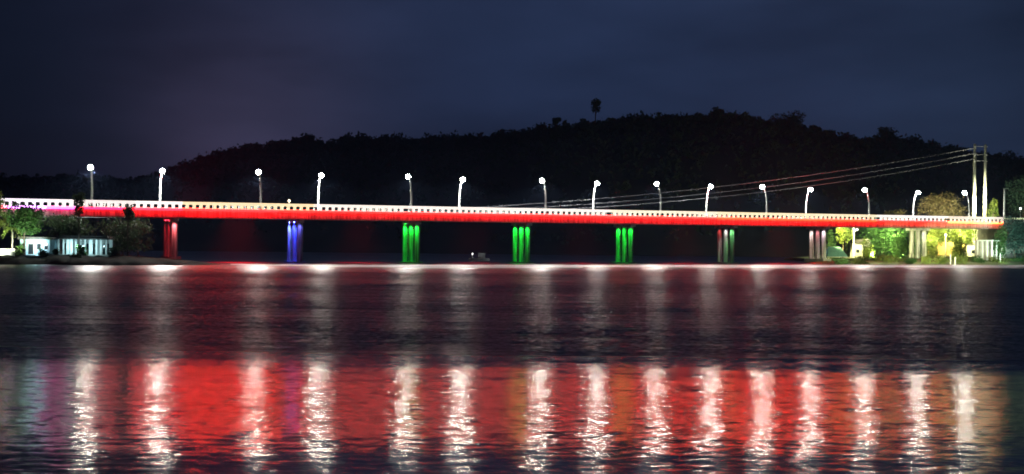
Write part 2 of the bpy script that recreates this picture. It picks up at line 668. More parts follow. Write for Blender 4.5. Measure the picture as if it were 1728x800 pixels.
def crown_points(n, lobes, shell=0.55):
    """points spread in ellipsoid lobes (cx,cy,cz,rx,ry,rz)"""
    L = np.array(lobes, float)
    w_ = L[:, 3] * L[:, 4] * L[:, 5]
    k = rng.choice(len(L), n, p=w_ / w_.sum())
    d = rng.normal(size=(n, 3))
    d /= np.linalg.norm(d, axis=1, keepdims=True)
    r = rng.uniform(shell, 1.0, (n, 1)) ** 0.8 * (1 + 0.12 * rng.normal(size=(n, 1)))
    return L[k, :3] + d * r * L[k, 3:6]


# far wood: crowns of many small leaf clumps, one mass
PV = []
nt_ = 5200
X = rng.uniform(-560, 560, nt_)
Y = 560 + (ZR + 25 - 560) * np.sqrt(rng.uniform(0, 1, nt_))
ridge_n = 1100
X = np.concatenate([X, rng.uniform(-420, 440, ridge_n)])
Y = np.concatenate([Y, rng.uniform(ZR - 12, ZR + 12, ridge_n)])
Z = hill_z(X, Y)
for i in range(len(X)):
    near = abs(Y[i] - ZR) < 14
    r = rng.uniform(2.2, 4.2)
    hgt = rng.uniform(2.0, 6.5) if not near else rng.uniform(2.0, 5.0) + (2.0 if rng.uniform() < 0.12 else 0)
    n = 70 if near else 16
    PV.append(crown_points(n, [(X[i], Y[i], Z[i] + hgt, r, r, r * rng.uniform(0.55, 0.9)), (X[i] + rng.uniform(-2, 2), Y[i], Z[i] + hgt * 0.6, r, r, r * 0.8)], 0.3))
PV = np.concatenate(PV)
V, Fq = leaf_quads(PV, 1.0)
tag(np_mesh('forest', V, Fq, M['canopy']), 'dark forest canopy covering the hill behind the bridge', 'forest', kind='stuff')


# ------------------------------------------------------------------ trees
def tree(name, label, base, lobes, mleaf, mtrunk, n=1500, leaf=0.22, trunk_r=0.25, cat='tree', group=None, lean=(0, 0), limbs=6, shell=0.45, trunk_top=None):
    """lobes are (dx, dy, z, rx, ry, rz) relative to the base"""
    base = Vector(base)
    root = thing(name, label, cat, base, 0, group)
    P = crown_points(n, lobes, shell)
    V, Fq = leaf_quads(P, leaf)
    np_mesh('crown', V, Fq, mleaf, root)
    mb = MB()
    L = sorted(lobes, key=lambda l: l[2])
    top = trunk_top or sum(l[2] for l in lobes) / len(lobes)
    tp = [(lean[0] * t * t, lean[1] * t * t, top * t - 0.3 * (1 - t)) for t in (0, 0.25, 0.5, 0.75, 1)]
    mb.tube(tp, [trunk_r * 1.35, trunk_r, trunk_r * 0.85, trunk_r * 0.65, trunk_r * 0.4], 8)
    for l in random.sample(list(lobes), min(limbs, len(lobes))):
        st_ = Vector(tp[2]).lerp(Vector(tp[3]), random.random())
        en = Vector(l[:3])
        mid = st_.lerp(en, 0.5) + Vector((0, 0, 0.1 * (en - st_).length))
        mb.tube([st_, mid, en], [trunk_r * 0.5, trunk_r * 0.32, trunk_r * 0.14], 6)
    mb.build('trunk', mtrunk, root, smooth=True)
    return root


def blob_lobes(w, zc, h, k, jit=1.0, dep=None):
    """k lobes filling a crown w wide, centred at zc, h tall"""
    dep = dep or w
    res = []
    for i in range(k):
        a = rng.uniform(0, 2 * math.pi)
        r = rng.uniform(0.1, 0.62)
        q = rng.uniform(-0.32, 0.36)
        s_ = rng.uniform(0.22, 0.36) * jit
        res.append((w / 2 * r * math.cos(a), dep / 2 * r * math.sin(a), zc + h * q, w * s_, dep * s_, h * s_ * 0.95))
    return res


def px_tree(name, label, x0, x1, ytop, ycrown, n_off, mleaf, mtrunk, ground=1.8, k=9, n=2500, leaf=0.28, tr=0.22, group=None, shell=0.4, cat='tree'):
    """tree seen between pixel columns x0 and x1, crown between two pixel rows, standing n_off beyond the bridge edge"""
    xm = (x0 + x1) / 2
    sa, zt = on_bridge(xm, ytop, n_off)
    _, zb = on_bridge(xm, ycrown, n_off)
    p = B(sa, n_off, ground)
    wd = abs(x1 - x0) / F * p.y
    zc = (zt + zb) / 2 - ground
    return tree(name, label, p, blob_lobes(wd, zc, zt - zb, k), mleaf, mtrunk, n, leaf, tr, cat=cat, group=group, shell=shell)


# emergent trees on the ridge, seen against the sky
def ridge_tree(label, px, ytop, ybot, width_px, k, n, dY=-4, leaf=0.7):
    p = at_y(px, ytop, ZR + dY)
    q = at_y(px, ybot, ZR + dY)
    gz = float(hill_z(np.array([p.x]), np.array([ZR + dY]))[0])
    wd = width_px / F * ZR
    base = Vector((p.x, ZR + dY, gz))
    zc = (p.z + q.z) / 2 - gz
    lob = blob_lobes(wd, zc, (p.z - q.z), k)
    return tree('hill_tree', label, base, lob, M['canopy'], M['bark'], n, leaf, 0.35, group=None, trunk_top=max(zc, 2.0))


ridge_tree('lone tree standing clear above the ridge on a bare thin trunk', 1005, 170, 190, 21, 7, 420)
ridge_tree('broad domed tree, the biggest on the hill skyline', 1325, 189, 218, 60, 12, 1600)
ridge_tree('small flat-topped tree beside the broad domed skyline tree', 1376, 211, 220, 24, 6, 330)
ridge_tree('wide umbrella-shaped tree on the right shoulder of the hill', 1497, 215, 232, 36, 8, 600)
ridge_tree('blocky tree crown on the highest point of the hill', 1214, 181, 196, 22, 6, 480)
ridge_tree('small round tree left of the lone tall one on the ridge', 939, 200, 213, 16, 5, 300)
ridge_tree('square-crowned tree on the left slope of the hill', 518, 227, 241, 32, 7, 500)

# ------------------------------------------------------------------ bridge
S0, S1 = -75.0, on_bridge(1694, 367, 0)[0]
bridge = thing('bridge', 'long concrete road bridge edged with white and red light strips on coloured piers', 'bridge', B(0, 0, 0))
BO = bridge.location.copy()
W = 11.0


def part(mb, name, m, parent=bridge, label=None, smooth=False):
    o = mb.build(name, m, parent, smooth=smooth, origin=BO)
    if label:
        o['label'] = label
    return o


mb = MB()
S_END = S1 + 60
mb.bbox(S0, S_END, 0.0, W, lambda s: road_z(s) - 0.35, lambda s: road_z(s))
part(mb, 'deck_slab', M['concrete'])
mb = MB()
mb.bbox(S0, S_END, 0.6, W - 0.6, lambda s: road_z(s) + 0.004, lambda s: road_z(s) + 0.04)
part(mb, 'road_surface', M['asphalt'])
for i, n_ in enumerate((0.55, 3.8, 7.0, 10.15)):
    mb = MB()
    mb.bbox(S0, S1, n_ - 0.22, n_ + 0.22, lambda s: road_z(s) - 1.75, lambda s: road_z(s) - 0.352)
    mb.bbox(S0, S1, n_ - 0.42, n_ + 0.42, lambda s: road_z(s) - 1.95, lambda s: road_z(s) - 1.752)
    part(mb, 'girder', M['girder_concrete'])
mb = MB()
mb.bbox(S0, S_END, W - 0.25, W, lambda s: road_z(s) + 0.004, lambda s: road_z(s) + 0.3)
for k in range(int((S_END - S0) / 1.5)):
    s = S0 + k * 1.5
    mb.bbox(s, s + 0.3, W - 0.2, W - 0.04, lambda q: road_z(q) + 0.3, lambda q: rail_z(q) - 0.3)
mb.bbox(S0, S_END, W - 0.28, W + 0.02, lambda q: rail_z(q) - 0.3, lambda q: rail_z(q))
part(mb, 'railing', M['concrete'], label='plain unlit railing on the far side')

# lit near railing: white strip on top, balusters, red strip on the slab edge; one panel per span of lights
SPANS = [  # (pixel from, pixel to, top colour, top strength, red colour, red strength, post colour)
    (-460, 12, (1, .9, .95), 3.0, (1.0, .10, .16), 2.0),
    (12, 78, (1, .86, 1.0), 3.4, (.75, .22, 1.0), 1.6),
    (78, 130, (1, .88, .9), 3.0, (.9, .06, .4), 1.5),
    (130, 228, (1, .86, .82), 2.6, (1.0, .006, .03), 2.0),
    (228, 308, (1, .84, .80), 3.4, (1.0, .004, .008), 3.2),
    (308, 470, (1, .74, .44), 2.8, (1.0, .002, .002), 4.2),
    (470, 530, (1, .72, .42), 2.8, (1.0, .003, .002), 2.8),
    (530, 690, (1, .86, .76), 2.8, (1.0, .003, .002), 2.4),
    (690, 860, (1, .88, .80), 2.8, (1.0, .003, .002), 2.4),
    (860, 1030, (1, .88, .80), 2.8, (1.0, .003, .002), 2.6),
    (1030, 1210, (1, .84, .62), 2.8, (1.0, .003, .002), 3.4),
    (1210, 1380, (1, .80, .50), 2.8, (1.0, .005, .001), 4.2),
    (1380, 1480, (1, .80, .52), 2.8, (1.0, .006, .001), 3.6),
    (1480, 1600, (1, .88, .82), 3.0, (1.0, .003, .002), 2.6),
    (1600, 1694, (1, .84, .70), 2.4, (1.0, .10, .02), 2.0),
]
prev = None
for (xa, xb, tcol, ts, rcol, rs) in SPANS:
    sa = S0 if xa < -400 else on_bridge(xa, 345, -0.1)[0]
    sb = on_bridge(xb, 345, -0.1)[0]
    g = 0.03
    mb = MB()
    mb.bbox(sa, sb, 0.02, 0.28, lambda q: road_z(q) + 0.004, lambda q: road_z(q) + 0.16)
    k = 0
    pitch = 1.52
    s = math.ceil(sa / pitch) * pitch
    while s + 0.7 < sb:
        mb.bbox(s, s + 0.74, 0.04, 0.24, lambda q: road_z(q) + 0.16, lambda q: rail_z(q) - 0.5)
        s += pitch
    mb.bbox(sa, sb, 0.0, 0.3, lambda q: rail_z(q) - 0.5, lambda q: rail_z(q))
    rl = part(mb, 'railing', M['white_metal'])
    mb = MB()
    mb.bbox(sa + g, sb - g, -0.14, -0.003, lambda q: rail_z(q) - 0.56, lambda q: rail_z(q) + 0.05)
    s = math.ceil(sa / pitch) * pitch
    while s + 0.7 < sb:                                   # a tab of the strip runs down each baluster
        mb.bbox(s + 0.06, s + 0.68, -0.06, 0.035, lambda q: road_z(q) + 0.14, lambda q: rail_z(q) - 0.555)
        s += pitch
    mb.bbox(sa + g, sb - g, -0.08, 0.015, lambda q: road_z(q) + 0.03, lambda q: road_z(q) + 0.16)
    o = part(mb, 'light_strip', glow('white_led_strip', tcol, ts * 0.44), rl)
    mb = MB()
    mb.bbox(sa + g, sb - g, -0.12, -0.003, lambda q: road_z(q) - 0.42, lambda q: road_z(q) + 0.1)
    part(mb, 'red_light_strip', glow('red_led_strip', rcol, rs ** 1.5 * 4.6), bridge)

# approach beyond the abutment
mb = MB()
mb.bbox(S1, S1 + 2.5, 0.3, W - 0.3, lambda s: -0.5, lambda s: road_z(s) - 0.352)
mb.bbox(S1 + 2.5, S_END, 0.5, W - 0.5, lambda s: -0.5, lambda s: road_z(s) - 0.352)
part(mb, 'abutment', M['concrete'])
mb = MB()
s = S1
mb.bbox(S1, S_END, 0.05, 0.3, lambda q: road_z(q) + 0.004, lambda q: road_z(q) + 0.25)
while s < S_END:
    mb.bbox(s, s + 0.35, 0.07, 0.25, lambda q: road_z(q) + 0.25, lambda q: rail_z(q) - 0.5)
    s += 1.6
mb.bbox(S1, S_END, 0.02, 0.3, lambda q: rail_z(q) - 0.5, lambda q: rail_z(q) - 0.02)
rl = part(mb, 'railing', M['white_metal'], label='railing of the approach road with dim pale strip')
mb = MB()
mb.bbox(S1 + 0.1, S_END, -0.1, 0.017, lambda q: rail_z(q) - 0.45, lambda q: rail_z(q) - 0.05)
part(mb, 'light_strip', glow('pale_led_strip', (0.8, 0.9, 0.5), 0.9), rl)

RED, GRN, BLU = (1, .02, .05), (0.01, 1, .05), (0.06, 0.12, 1)
PIERS = [  # pixel centre, light on far / middle / near column: (colour, power), label
    (288, ((1, .02, .05), 900), ((1, .02, .04), 1300), ((1, .14, .16), 650), 'pier lit red standing on the dark spit'),
    (498, ((.12, .2, 1), 900), ((.03, .05, 1), 2200), ((.12, .12, .9), 300), 'pier lit blue'),
    (694, (GRN, 900), (GRN, 700), (GRN, 620), 'green lit pier left of the middle'),
    (880, (GRN, 900), (GRN, 900), (GRN, 750), 'green lit pier under the middle of the bridge'),
    (1054, (GRN, 800), (GRN, 420), (GRN, 700), 'green lit pier right of the middle'),
    (1225, ((1, .1, .1), 150), ((.9, .85, .8), 220), ((.25, 1, .3), 330), 'pier lit part red part white part green'),
    (1380, ((1, .75, .75), 320), ((1, .3, .35), 150), ((1, .72, .82), 300), 'pier lit pinkish white'),
    (1549, ((.4, .2, .5), 10), ((.5, .3, .4), 25), ((.85, .75, .85), 150), 'dark pier with one pale column on the right bank'),
]
for (px, cf, cmid, cn, lab) in PIERS:
    s, _ = on_bridge(px, 400, 5.5)
    rr = 0.66
    mb = MB()
    zt = road_z(s) - 1.952
    q = B(s, 0)
    mb.bbox(s - 0.7, s + 0.7, 1.2, 9.8, lambda z: zt - 0.7, lambda z: zt)
    pier = part(mb, 'pier', M['painted_concrete'], label=lab)
    vd = c0 = B(s, 5.5)
    per_m = abs((vd.x / vd.y) - (B(s, 6.5).x / B(s, 6.5).y)) * F      # picture columns per metre across the bridge
    dn = min(10.3 / per_m, 3.6)
    for n_, (col, pw) in ((5.5 + dn, cf), (5.5, cmid), (5.5 - dn, cn)):
        mb = MB()
        zb = -1.0
        mb.tube([B(s, n_, zb), B(s, n_, zt - 0.72)], rr, 20)
        part(mb, 'column', M['pier_concrete'], pier, smooth=False)
        c_ = B(s, n_)
        tocam = (Vector((0, 0, 0)) - c_).normalized()
        side = Vector((-tocam.y, tocam.x, 0))
        lp = c_ + tocam * 1.75 + side * -0.3
        lp.z = zt - 0.35
        mb = MB()
        mb.box(lp.x - .16, lp.x + .16, lp.y - .12, lp.y + .12, lp.z, lp.z + .3)
        mb.box(lp.x - .04, lp.x + .04, lp.y - .04, lp.y + .04, lp.z + .3, zt + 0.02)
        part(mb, 'floodlight', M['grey_metal'], pier)
        spot('pier_light', lp - Vector((0, 0, 0.05)), c_ + Vector((0, 0, zt - 4.6)), col, pw * 3.6, 75, 0.9, 0.08)
    mb = MB()
    mb.bbox(s - 1.3, s + 1.3, 1.3, 9.7, lambda z: -1.5, lambda z: (0.22 if 330 < px < 1370 else 1.3))
    part(mb, 'pile_cap', M['concrete'], pier)

# red linear wall washers under the slab edge, one per light span, turned towards the girder
def red_bar(px0, px1, pw):
    s0_, s1_ = (on_bridge(x_, 365, -0.4)[0] for x_ in (px0, px1))
    l = bpy.data.lights.new('red_wash', 'AREA')
    l.shape = 'RECTANGLE'
    l.size = (s1_ - s0_) - 0.3
    l.size_y = 0.08
    l.color = (1, 0.004, 0.003)
    l.energy = pw * (s1_ - s0_)
    o = bpy.data.objects.new('red_wash', l)
    COL.objects.link(o)
    sm = (s0_ + s1_) / 2
    o.location = B(sm, 0.02, road_z(sm) - 0.39)
    o.rotation_euler = (R(18), 0, ANG)


for (xa, xb, tcol, ts, rcol, rs) in SPANS:
    if xa > -400:
        red_bar(xa, xb, 4.5 * rs ** 1.5)
# red area lights added at mid span to redden the haze below the deck
for (pa_, pb_), pw in zip(zip([100] + [p_[0] for p_ in PIERS], [p_[0] for p_ in PIERS] + [1680]), (3000, 40000, 16000, 10000, 10000, 15000, 24000, 0, 0)):
    s0_ = (on_bridge(pa_, 400, 5.5)[0] + on_bridge(pb_, 400, 5.5)[0]) / 2
    l = bpy.data.lights.new('added_glow_below', 'AREA')
    l.shape = 'RECTANGLE'
    l.size = 7
    l.size_y = 0.3
    l.spread = R(90)
    l.color = (1, 0.01, 0.01)
    l.energy = pw
    if not pw:
        continue
    o = bpy.data.objects.new('added_glow_below', l)
    COL.objects.link(o)
    o.location = B(s0_, 2.2, road_z(s0_) - 1.6)
    o.rotation_euler = (0, 0, ANG)
# red lights without fixtures, added to make a glow above the roadway
for px, pw in ((325, 16000), (440, 7000), (1230, 6000), (1330, 8000), (1420, 7000)):
    s0_ = on_bridge(px, 350, 5.5)[0]
    l = bpy.data.lights.new('added_glow_above', 'AREA')
    l.shape = 'RECTANGLE'
    l.size = 8
    l.size_y = 0.3
    l.spread = R(110)
    l.color = (1, 0.01, 0.03)
    l.energy = pw
    o = bpy.data.objects.new('added_glow_above', l)
    COL.objects.link(o)
    o.location = B(s0_, 5.5, road_z(s0_) + 0.12)
    o.rotation_euler = (math.pi, 0, ANG)


# ------------------------------------------------------------------ street lamps
def make_lamp():
    t = thing('street_lamp', '', 'street lamp')
    mb = MB()
    mb.tube([(0, 0, 0), (0, 0, 0.35)], [0.34, 0.34], 12)
    mb.build('base_plate', M['pole'], t)
    mb = MB()
    pts, rad = [], []
    for i in range(13):
        u = i / 12
        z = 8.35 * u
        y = 1.15 * max(0, (u - 0.35) / 0.65) ** 2.2
        pts.append((0, y, z))
        rad.append(0.27 - 0.13 * u)
    mb.tube(pts, rad, 10)
    mb.build('pole', M['pole'], t, smooth=True)
    mb = MB()
    mb.tube([(0, 1.12, 8.3), (0, 1.35, 8.5), (0, 1.7, 8.62)], [0.13, 0.1, 0.09], 8)
    mb.build('arm', M['pole'], t, smooth=True)
    mb = MB()
    mb.ellipsoid((0, 2.0, 8.72), (0.42, 0.72, 0.2), 14, 8)
    h = mb.build('lamp_head', M['white_metal'], t, smooth=True)
    mb = MB()
    mb.ellipsoid((0, 2.0, 8.48), (0.52, 0.62, 0.5), 14, 10)
    mb.build('lens', M['lens'], h, smooth=True)
    return t


M['lens'] = glow('lamp_lens', (1.0, 0.985, 0.86), 280.0)
LAMP_GROUP = 'lit street lamps along the bridge'
lamps = [  # base pixel x, far side?, power factor, label
    (155, 0, 1.5, 'lit street lamp nearest the left edge, with big round glow, beside the dark thin tree'),
    (270, 1, 1.2, 'lit street lamp with thick white pole right above the red pier'),
    (440, 0, 1.3, 'lit street lamp between the red pier and the blue pier'),
    (537, 1, 1.0, 'thick white lamp pole just right of the blue pier, head leaning right'),
    (694, 0, 1.0, 'lit street lamp straight above the green pier left of the middle'),
    (775, 1, 1.0, 'thick white lamp pole halfway between two green piers, above the tiny boat'),
    (921, 0, 1.3, 'lit street lamp just right of the middle green pier, head leaning left'),
    (1001, 1, 0.9, 'lit street lamp with thick pole, below the lone tree on the ridge'),
    (1115, 0, 1.2, 'lit street lamp just right of the rightmost green pier, head leaning left'),
    (1192, 1, 0.9, 'thick lamp pole just left of the red white and green pier'),
    (1294, 0, 1.4, 'bright lit street lamp halfway between the part green pier and the pinkish pier'),
    (1360, 1, 0.9, 'thick lamp pole just left of the pinkish white pier'),
    (1467, 0, 1.1, 'lit street lamp above the green tree on the right bank, head leaning left'),
    (1541, 1, 0.8, 'thick lamp pole above the dark pier on the right bank'),
    (1636, 0, 0.9, 'lit street lamp beside the domed brown tree and the two tall utility poles'),
]
LP = 25000.0
lamp0 = make_lamp()
for i, (px, far, pf, lab) in enumerate(lamps):
    n_ = W - 0.14 if far else 0.16
    s, _ = on_bridge(px, 345, n_)
    o = lamp0 if i == 0 else copy_tree(lamp0)
    o.location = B(s, n_, road_z(s) + 0.02)
    o.rotation_euler = (0, 0, ANG + (math.pi if far else 0))
    tag(o, lab, 'street lamp', LAMP_GROUP)
    wp = o.location + (N * (-2.0 if far else 2.0)) + Vector((0, 0, 8.0))
    spot('lamp_light', wp, wp - Vector((0, 0, 1)), (0.96, 1.0, 0.94), LP * pf, 162, 0.25, 0.3)

# unlit post at the right end of the bridge
p = thing('lamp_post', 'unlit pale lamp post at the right end of the bridge railing, under a thin cable', 'lamp post')
s, z = on_bridge(1695, 318, 1.2)
p.location = B(s, 1.2, road_z(s))
p.rotation_euler = (0, 0, ANG)
hh = z - road_z(s)
mb = MB()
mb.tube([(0, 0, -0.3), (0, 0, hh * 0.5), (0, 0, hh)], [0.36, 0.3, 0.24], 10)
mb.build('pole', M['pole'], p, smooth=True)
mb = MB()
mb.tube([(0, 0, hh - 0.15), (0.9, 0, hh + 0.02), (1.6, 0, hh)], [0.12, 0.09, 0.07], 8)
mb.build('arm', M['pole'], p, smooth=True)
mb = MB()
mb.tube([B(s, 1.2, z - 0.1) + U * t - Vector((0, 0, 0.006 * t * (26 - t))) for t in (0, 6, 12, 18, 26)], 0.05, 6)
tag(mb.build('cable', M['cable']), 'thin cable running right from the unlit lamp post', 'cable')

# beacon on the railing above the blue pier
s, z = on_bridge(488, 340, 0.15)
p = thing('beacon', 'small amber beacon lamp on the railing above the blue pier', 'beacon', B(s, 0.15, rail_z(s)))
mb = MB()
mb.tube([(0, 0, -0.02), (0, 0, 0.45)], 0.1, 8)
mb.build('post', M['white_metal'], p)
mb = MB()
mb.ellipsoid((0, 0, 0.68), (0.26, 0.26, 0.3), 10, 8)
mb.build('lamp', glow('amber_lamp', (1, 0.7, 0.35), 5), p, smooth=True)

# ------------------------------------------------------------------ tall utility poles and cables
up = thing('utility_pole', 'pair of tall pale utility poles joined by crossarms behind the right end of the bridge', 'utility pole')
sa, za = on_bridge(1645, 243, 17)
sb, zb = on_bridge(1663, 243, 17)
up.location = B((sa + sb) / 2, 17, 1.5)
up.rotation_euler = (0, 0, ANG)
hd = (sb - sa) / 2
for sg in (-1, 1):
    mb = MB()
    mb.tube([(sg * hd, 0, -1), (sg * hd, 0, za * 0.5), (sg * hd, 0, za - 1.5)], [0.62, 0.52, 0.40], 10)
    mb.build('pole', M['utility'], up, smooth=True)
for zz in (-0.8, -3.3, -5.2):
    mb = MB()
    mb.box(-hd - 0.5, hd + 0.5, -0.5, -0.42, za - 1.5 + zz, za - 1.5 + zz + 0.14)
    mb.build('crossarm', M['grey_metal'], up)
    mb = MB()
    mb.tube([(-hd - 0.4, -0.46, za - 1.5 + zz - 0.5), (-hd - 0.4, -0.46, za - 1.5 + zz)], [0.1, 0.06], 8)
    mb.build('insulator', M['white_metal'], up)
for (y0, y1, y2, lab) in ((250, 305, 341, 'topmost of the power cables sagging left from the tall utility poles'),
                          (259, 315, 348, 'middle one of the power cables sagging left from the tall utility poles'),
                          (268, 323, 354, 'lowest of the power cables sagging left from the tall utility poles')):
    pts3 = [on_bridge(1643, y0, 16.5), on_bridge(1296, y1, 16.5), on_bridge(940, y2, 16.5)]
    cf = np.polyfit([p_[0] for p_ in pts3], [p_[1] for p_ in pts3], 2)
    mb = MB()
    ss = np.linspace(pts3[0][0], -120, 70)
    mb.tube([B(q, 16.5, float(np.polyval(cf, q))) for q in ss], 0.11, 6)
    tag(mb.build('power_cable', M['cable']), lab, 'power cable', 'power cables across the river')

# ------------------------------------------------------------------ boat
p = at_z(806, 444, 0)
bt = thing('boat', 'tiny moored boat with a white mast light between two green piers', 'boat', at_y(808, 441.5, 372), 0.15)
bt.location.z = 0
mb = MB()
sect = [(-2.6, 0.5), (-2.2, 0.85), (0, 1.0), (1.6, 0.75), (2.8, 0.04)]
for x_, hw in sect:
    mb.v += [(x_, -hw, 0.75), (x_, -hw * 0.6, -0.1), (x_, hw * 0.6, -0.1), (x_, hw, 0.75)]
for i in range(4):
    for k in range(4):
        a, b_ = i * 4 + k, i * 4 + (k + 1) % 4
        mb.f.append((a, b_, b_ + 4, a + 4))
mb.f += [(0, 1, 2, 3), (19, 18, 17, 16)]
mb.build('hull', M['hull'], bt)
mb = MB()
mb.box(-0.2, 1.6, -0.55, 0.55, 0.75, 2.0)
mb.box(-0.35, 1.75, -0.65, 0.65, 2.003, 2.1)
mb.build('cabin', M['hull'], bt)
mb = MB()
mb.tube([(-1.7, 0, 0.7), (-1.7, 0, 1.7)], 0.05, 6)
mb.build('mast', M['white_metal'], bt)
mb = MB()
mb.ellipsoid((-1.7, 0, 1.85), (0.16, 0.16, 0.28), 8, 6)
mb.build('mast_light', glow('mast_lamp', (1, 1, 0.95), 2.5), bt)

# ------------------------------------------------------------------ left bank


def left_pt(px, py, n_off):
    s, z = on_bridge(px, py, n_off)
    return B(s, n_off, z)


def house(name, label, x0, x1, ytop, ybase, n_off, depth, wall, roofm, openings, roof_over=0.4, roof_h=0.5, rise=0.0, cat='building'):
    """box building seen between pixel columns, its front parallel to the picture; openings: (fraction from, to, z from, to)"""
    a = left_pt(x0, ybase, n_off)
    Y = a.y
    pa, pb = at_y(x0, ybase, Y), at_y(x1, ybase, Y)
    top = at_y(x0, ytop, Y).z
    gz = pa.z
    w_ = pb.x - pa.x
    h_ = top - gz
    t = thing(name, label, cat, (pa.x, Y, gz))
    mb = MB()
    mb.box(0, w_, 0, depth, -1.2, h_)
    mb.build('wall', wall, t)
    mb = MB()
    o_ = roof_over
    b8 = [(-o_, -o_, h_ + .003), (w_ + o_, -o_, h_ + .003), (w_ + o_, depth + o_, h_ + .003), (-o_, depth + o_, h_ + .003)]
    ins = min(rise * 0.8, w_ * 0.45, depth * 0.45)
    mb.quad_box(b8 + [(-o_ + ins, -o_ + ins, h_ + roof_h + rise), (w_ + o_ - ins, -o_ + ins, h_ + roof_h + rise), (w_ + o_ - ins, depth + o_ - ins, h_ + roof_h + rise), (-o_ + ins, depth + o_ - ins, h_ + roof_h + rise)])
    mb.build('roof', roofm, t)
    for (u0, u1, z0, z1, nm) in openings:
        mb = MB()
        mb.box(w_ * u0, w_ * u1, -0.06, -0.003, z0, z1)
        f_ = mb.build(nm, M['wood'] if nm == 'door' else M['white_wall'], t)
        mb = MB()
        e_ = 0.08
        mb.box(w_ * u0 + e_, w_ * u1 - e_, -0.09, -0.063, z0 + e_, z1 - e_)
        mb.build('pane', M['glass'], f_)
    return t, w_, h_


hb, w_, h_ = house('river_house', 'pale blue floodlit house behind the bright tree on the left bank', 34, 84, 404, 429, -12, 5, M['blue_wall'], M['roof'],
                   [(0.05, 0.2, 0.9, 2.2, 'window'), (0.27, 0.45, 0.0, 2.1, 'door'), (0.55, 0.72, 0.9, 2.2, 'window'), (0.8, 0.95, 0.9, 2.2, 'window')])
# market hall with a white colonnade
a = left_pt(86, 429, -11)
Y = a.y
xb = at_y(182, 429, Y).x
t = thing('colonnade', 'low white colonnade building with bright columns on the left bank', 'building', (a.x, Y, a.z))
ww = xb - a.x
mb = MB()
mb.box(0, ww, 3.2, 3.5, -0.8, 3.0)
mb.build('wall', M['white_wall'], t)
mb = MB()
mb.box(-0.3, ww + 0.3, -0.4, 3.8, 3.003, 3.3)
mb.box(0.0, ww, 0.0, 3.4, 3.303, 3.7)
mb.build('roof', M['roof'], t)
mb = MB()
mb.box(-0.2, ww + 0.2, -0.4, 3.19, -1.0, -0.003)
mb.build('floor_slab', M['concrete'], t)
for u, r_ in ((0.02, 0.34), (0.13, 0.14), (0.22, 0.14), (0.30, 0.30), (0.36, 0.26), (0.44, 0.14), (0.52, 0.14), (0.60, 0.14), (0.70, 0.36), (0.80, 0.18), (0.88, 0.16), (0.97, 0.16)):
    mb = MB()
    mb.box(ww * u - r_, ww * u + r_, -0.1, 0.2, 0, 3.0)
    mb.build('column', M['white_wall'], t)
for u0, u1 in ((0.15, 0.21), (0.46, 0.58), (0.62, 0.68), (0.83, 0.94)):
    mb = MB()
    mb.box(ww * u0, ww * u1, 3.1, 3.197, 0.0, 2.2)
    mb.build('doorway', M['glass'], t)
for u, z0, z1 in ((0.17, 0, 1.4), (0.25, 0, 1.1), (0.49, 0, 1.6), (0.56, 0.0, 1.3), (0.64, 0, 1.5)):
    mb = MB()
    x_ = ww * u
    mb.box(x_ - .5, x_ + .5, 0.9, 1.5, z1 * 0.55, z1 * 0.62)
    for q in (-.42, .42):
        mb.box(x_ + q - .04, x_ + q + .04, 1.0, 1.08, 0, z1 * 0.55)
        mb.box(x_ + q - .04, x_ + q + .04, 1.35, 1.43, 0, z1 * 0.55)
    tb = mb.build('market_table', M['wood'], None, origin=(0, 0, 0))
    tb.location = (a.x, Y, a.z)
    tag(tb, 'wooden market table under the white colonnade roof', 'table', 'tables in the white colonnade')
# lights of the left bank
for u in (0.06, 0.33, 0.5, 0.72, 0.9):
    q = Vector((a.x + ww * u, Y - 2.6, a.z + 1.6))
    spot('colonnade_light', q, q + Vector((0, 3.5, 0.0)), (0.55, 0.95, 1.0), 480 if u < 0.8 else 150, 120, 0.8, 0.1)
for px, py, n_, tpx, tpy, tn, col, pw in ((58, 412, -17, 60, 414, -11, (.72, .95, 1), 2600), (28, 420, -20, 25, 395, -15, (1, 1, .7), 5200),
                                         (-10, 424, -20, 4, 420, -13, (.9, 1, .75), 3800), (48, 412, -20, 46, 375, -13, (.6, 1, .6), 3600), (2, 400, -18, -10, 355, -8, (.8, 1, .6), 3000)):
    spot('garden_light', left_pt(px, py, n_), left_pt(tpx, tpy, tn), col, pw, 100, 0.8, 0.12)

# low white wall at the left edge
a2 = left_pt(-60, 429, -14)
mb = MB()
bx = at_y(24, 429, a2.y).x
mb.box(a2.x, bx, a2.y, a2.y + 0.3, a2.z - 1.0, a2.z + 1.0)
mb.box(a2.x, bx, a2.y - 0.06, a2.y + 0.36, a2.z + 1.003, a2.z + 1.12)
tag(mb.build('garden_wall', M['white_wall']), 'low white garden wall at the left edge under the palm', 'wall')

px_tree('tree', 'bright green floodlit broadleaf tree at the left edge in front of the bridge railing', 8, 76, 343, 398, -13, M['leaf_green'], M['bark'], 1.8, k=11, n=2600, leaf=0.32, tr=0.25)
px_tree('tree', 'pale green tree crown cut by the left edge of the picture', -50, 12, 325, 392, -8, M['leaf_lime'], M['bark'], 1.8, k=9, n=2200, leaf=0.3, tr=0.25)


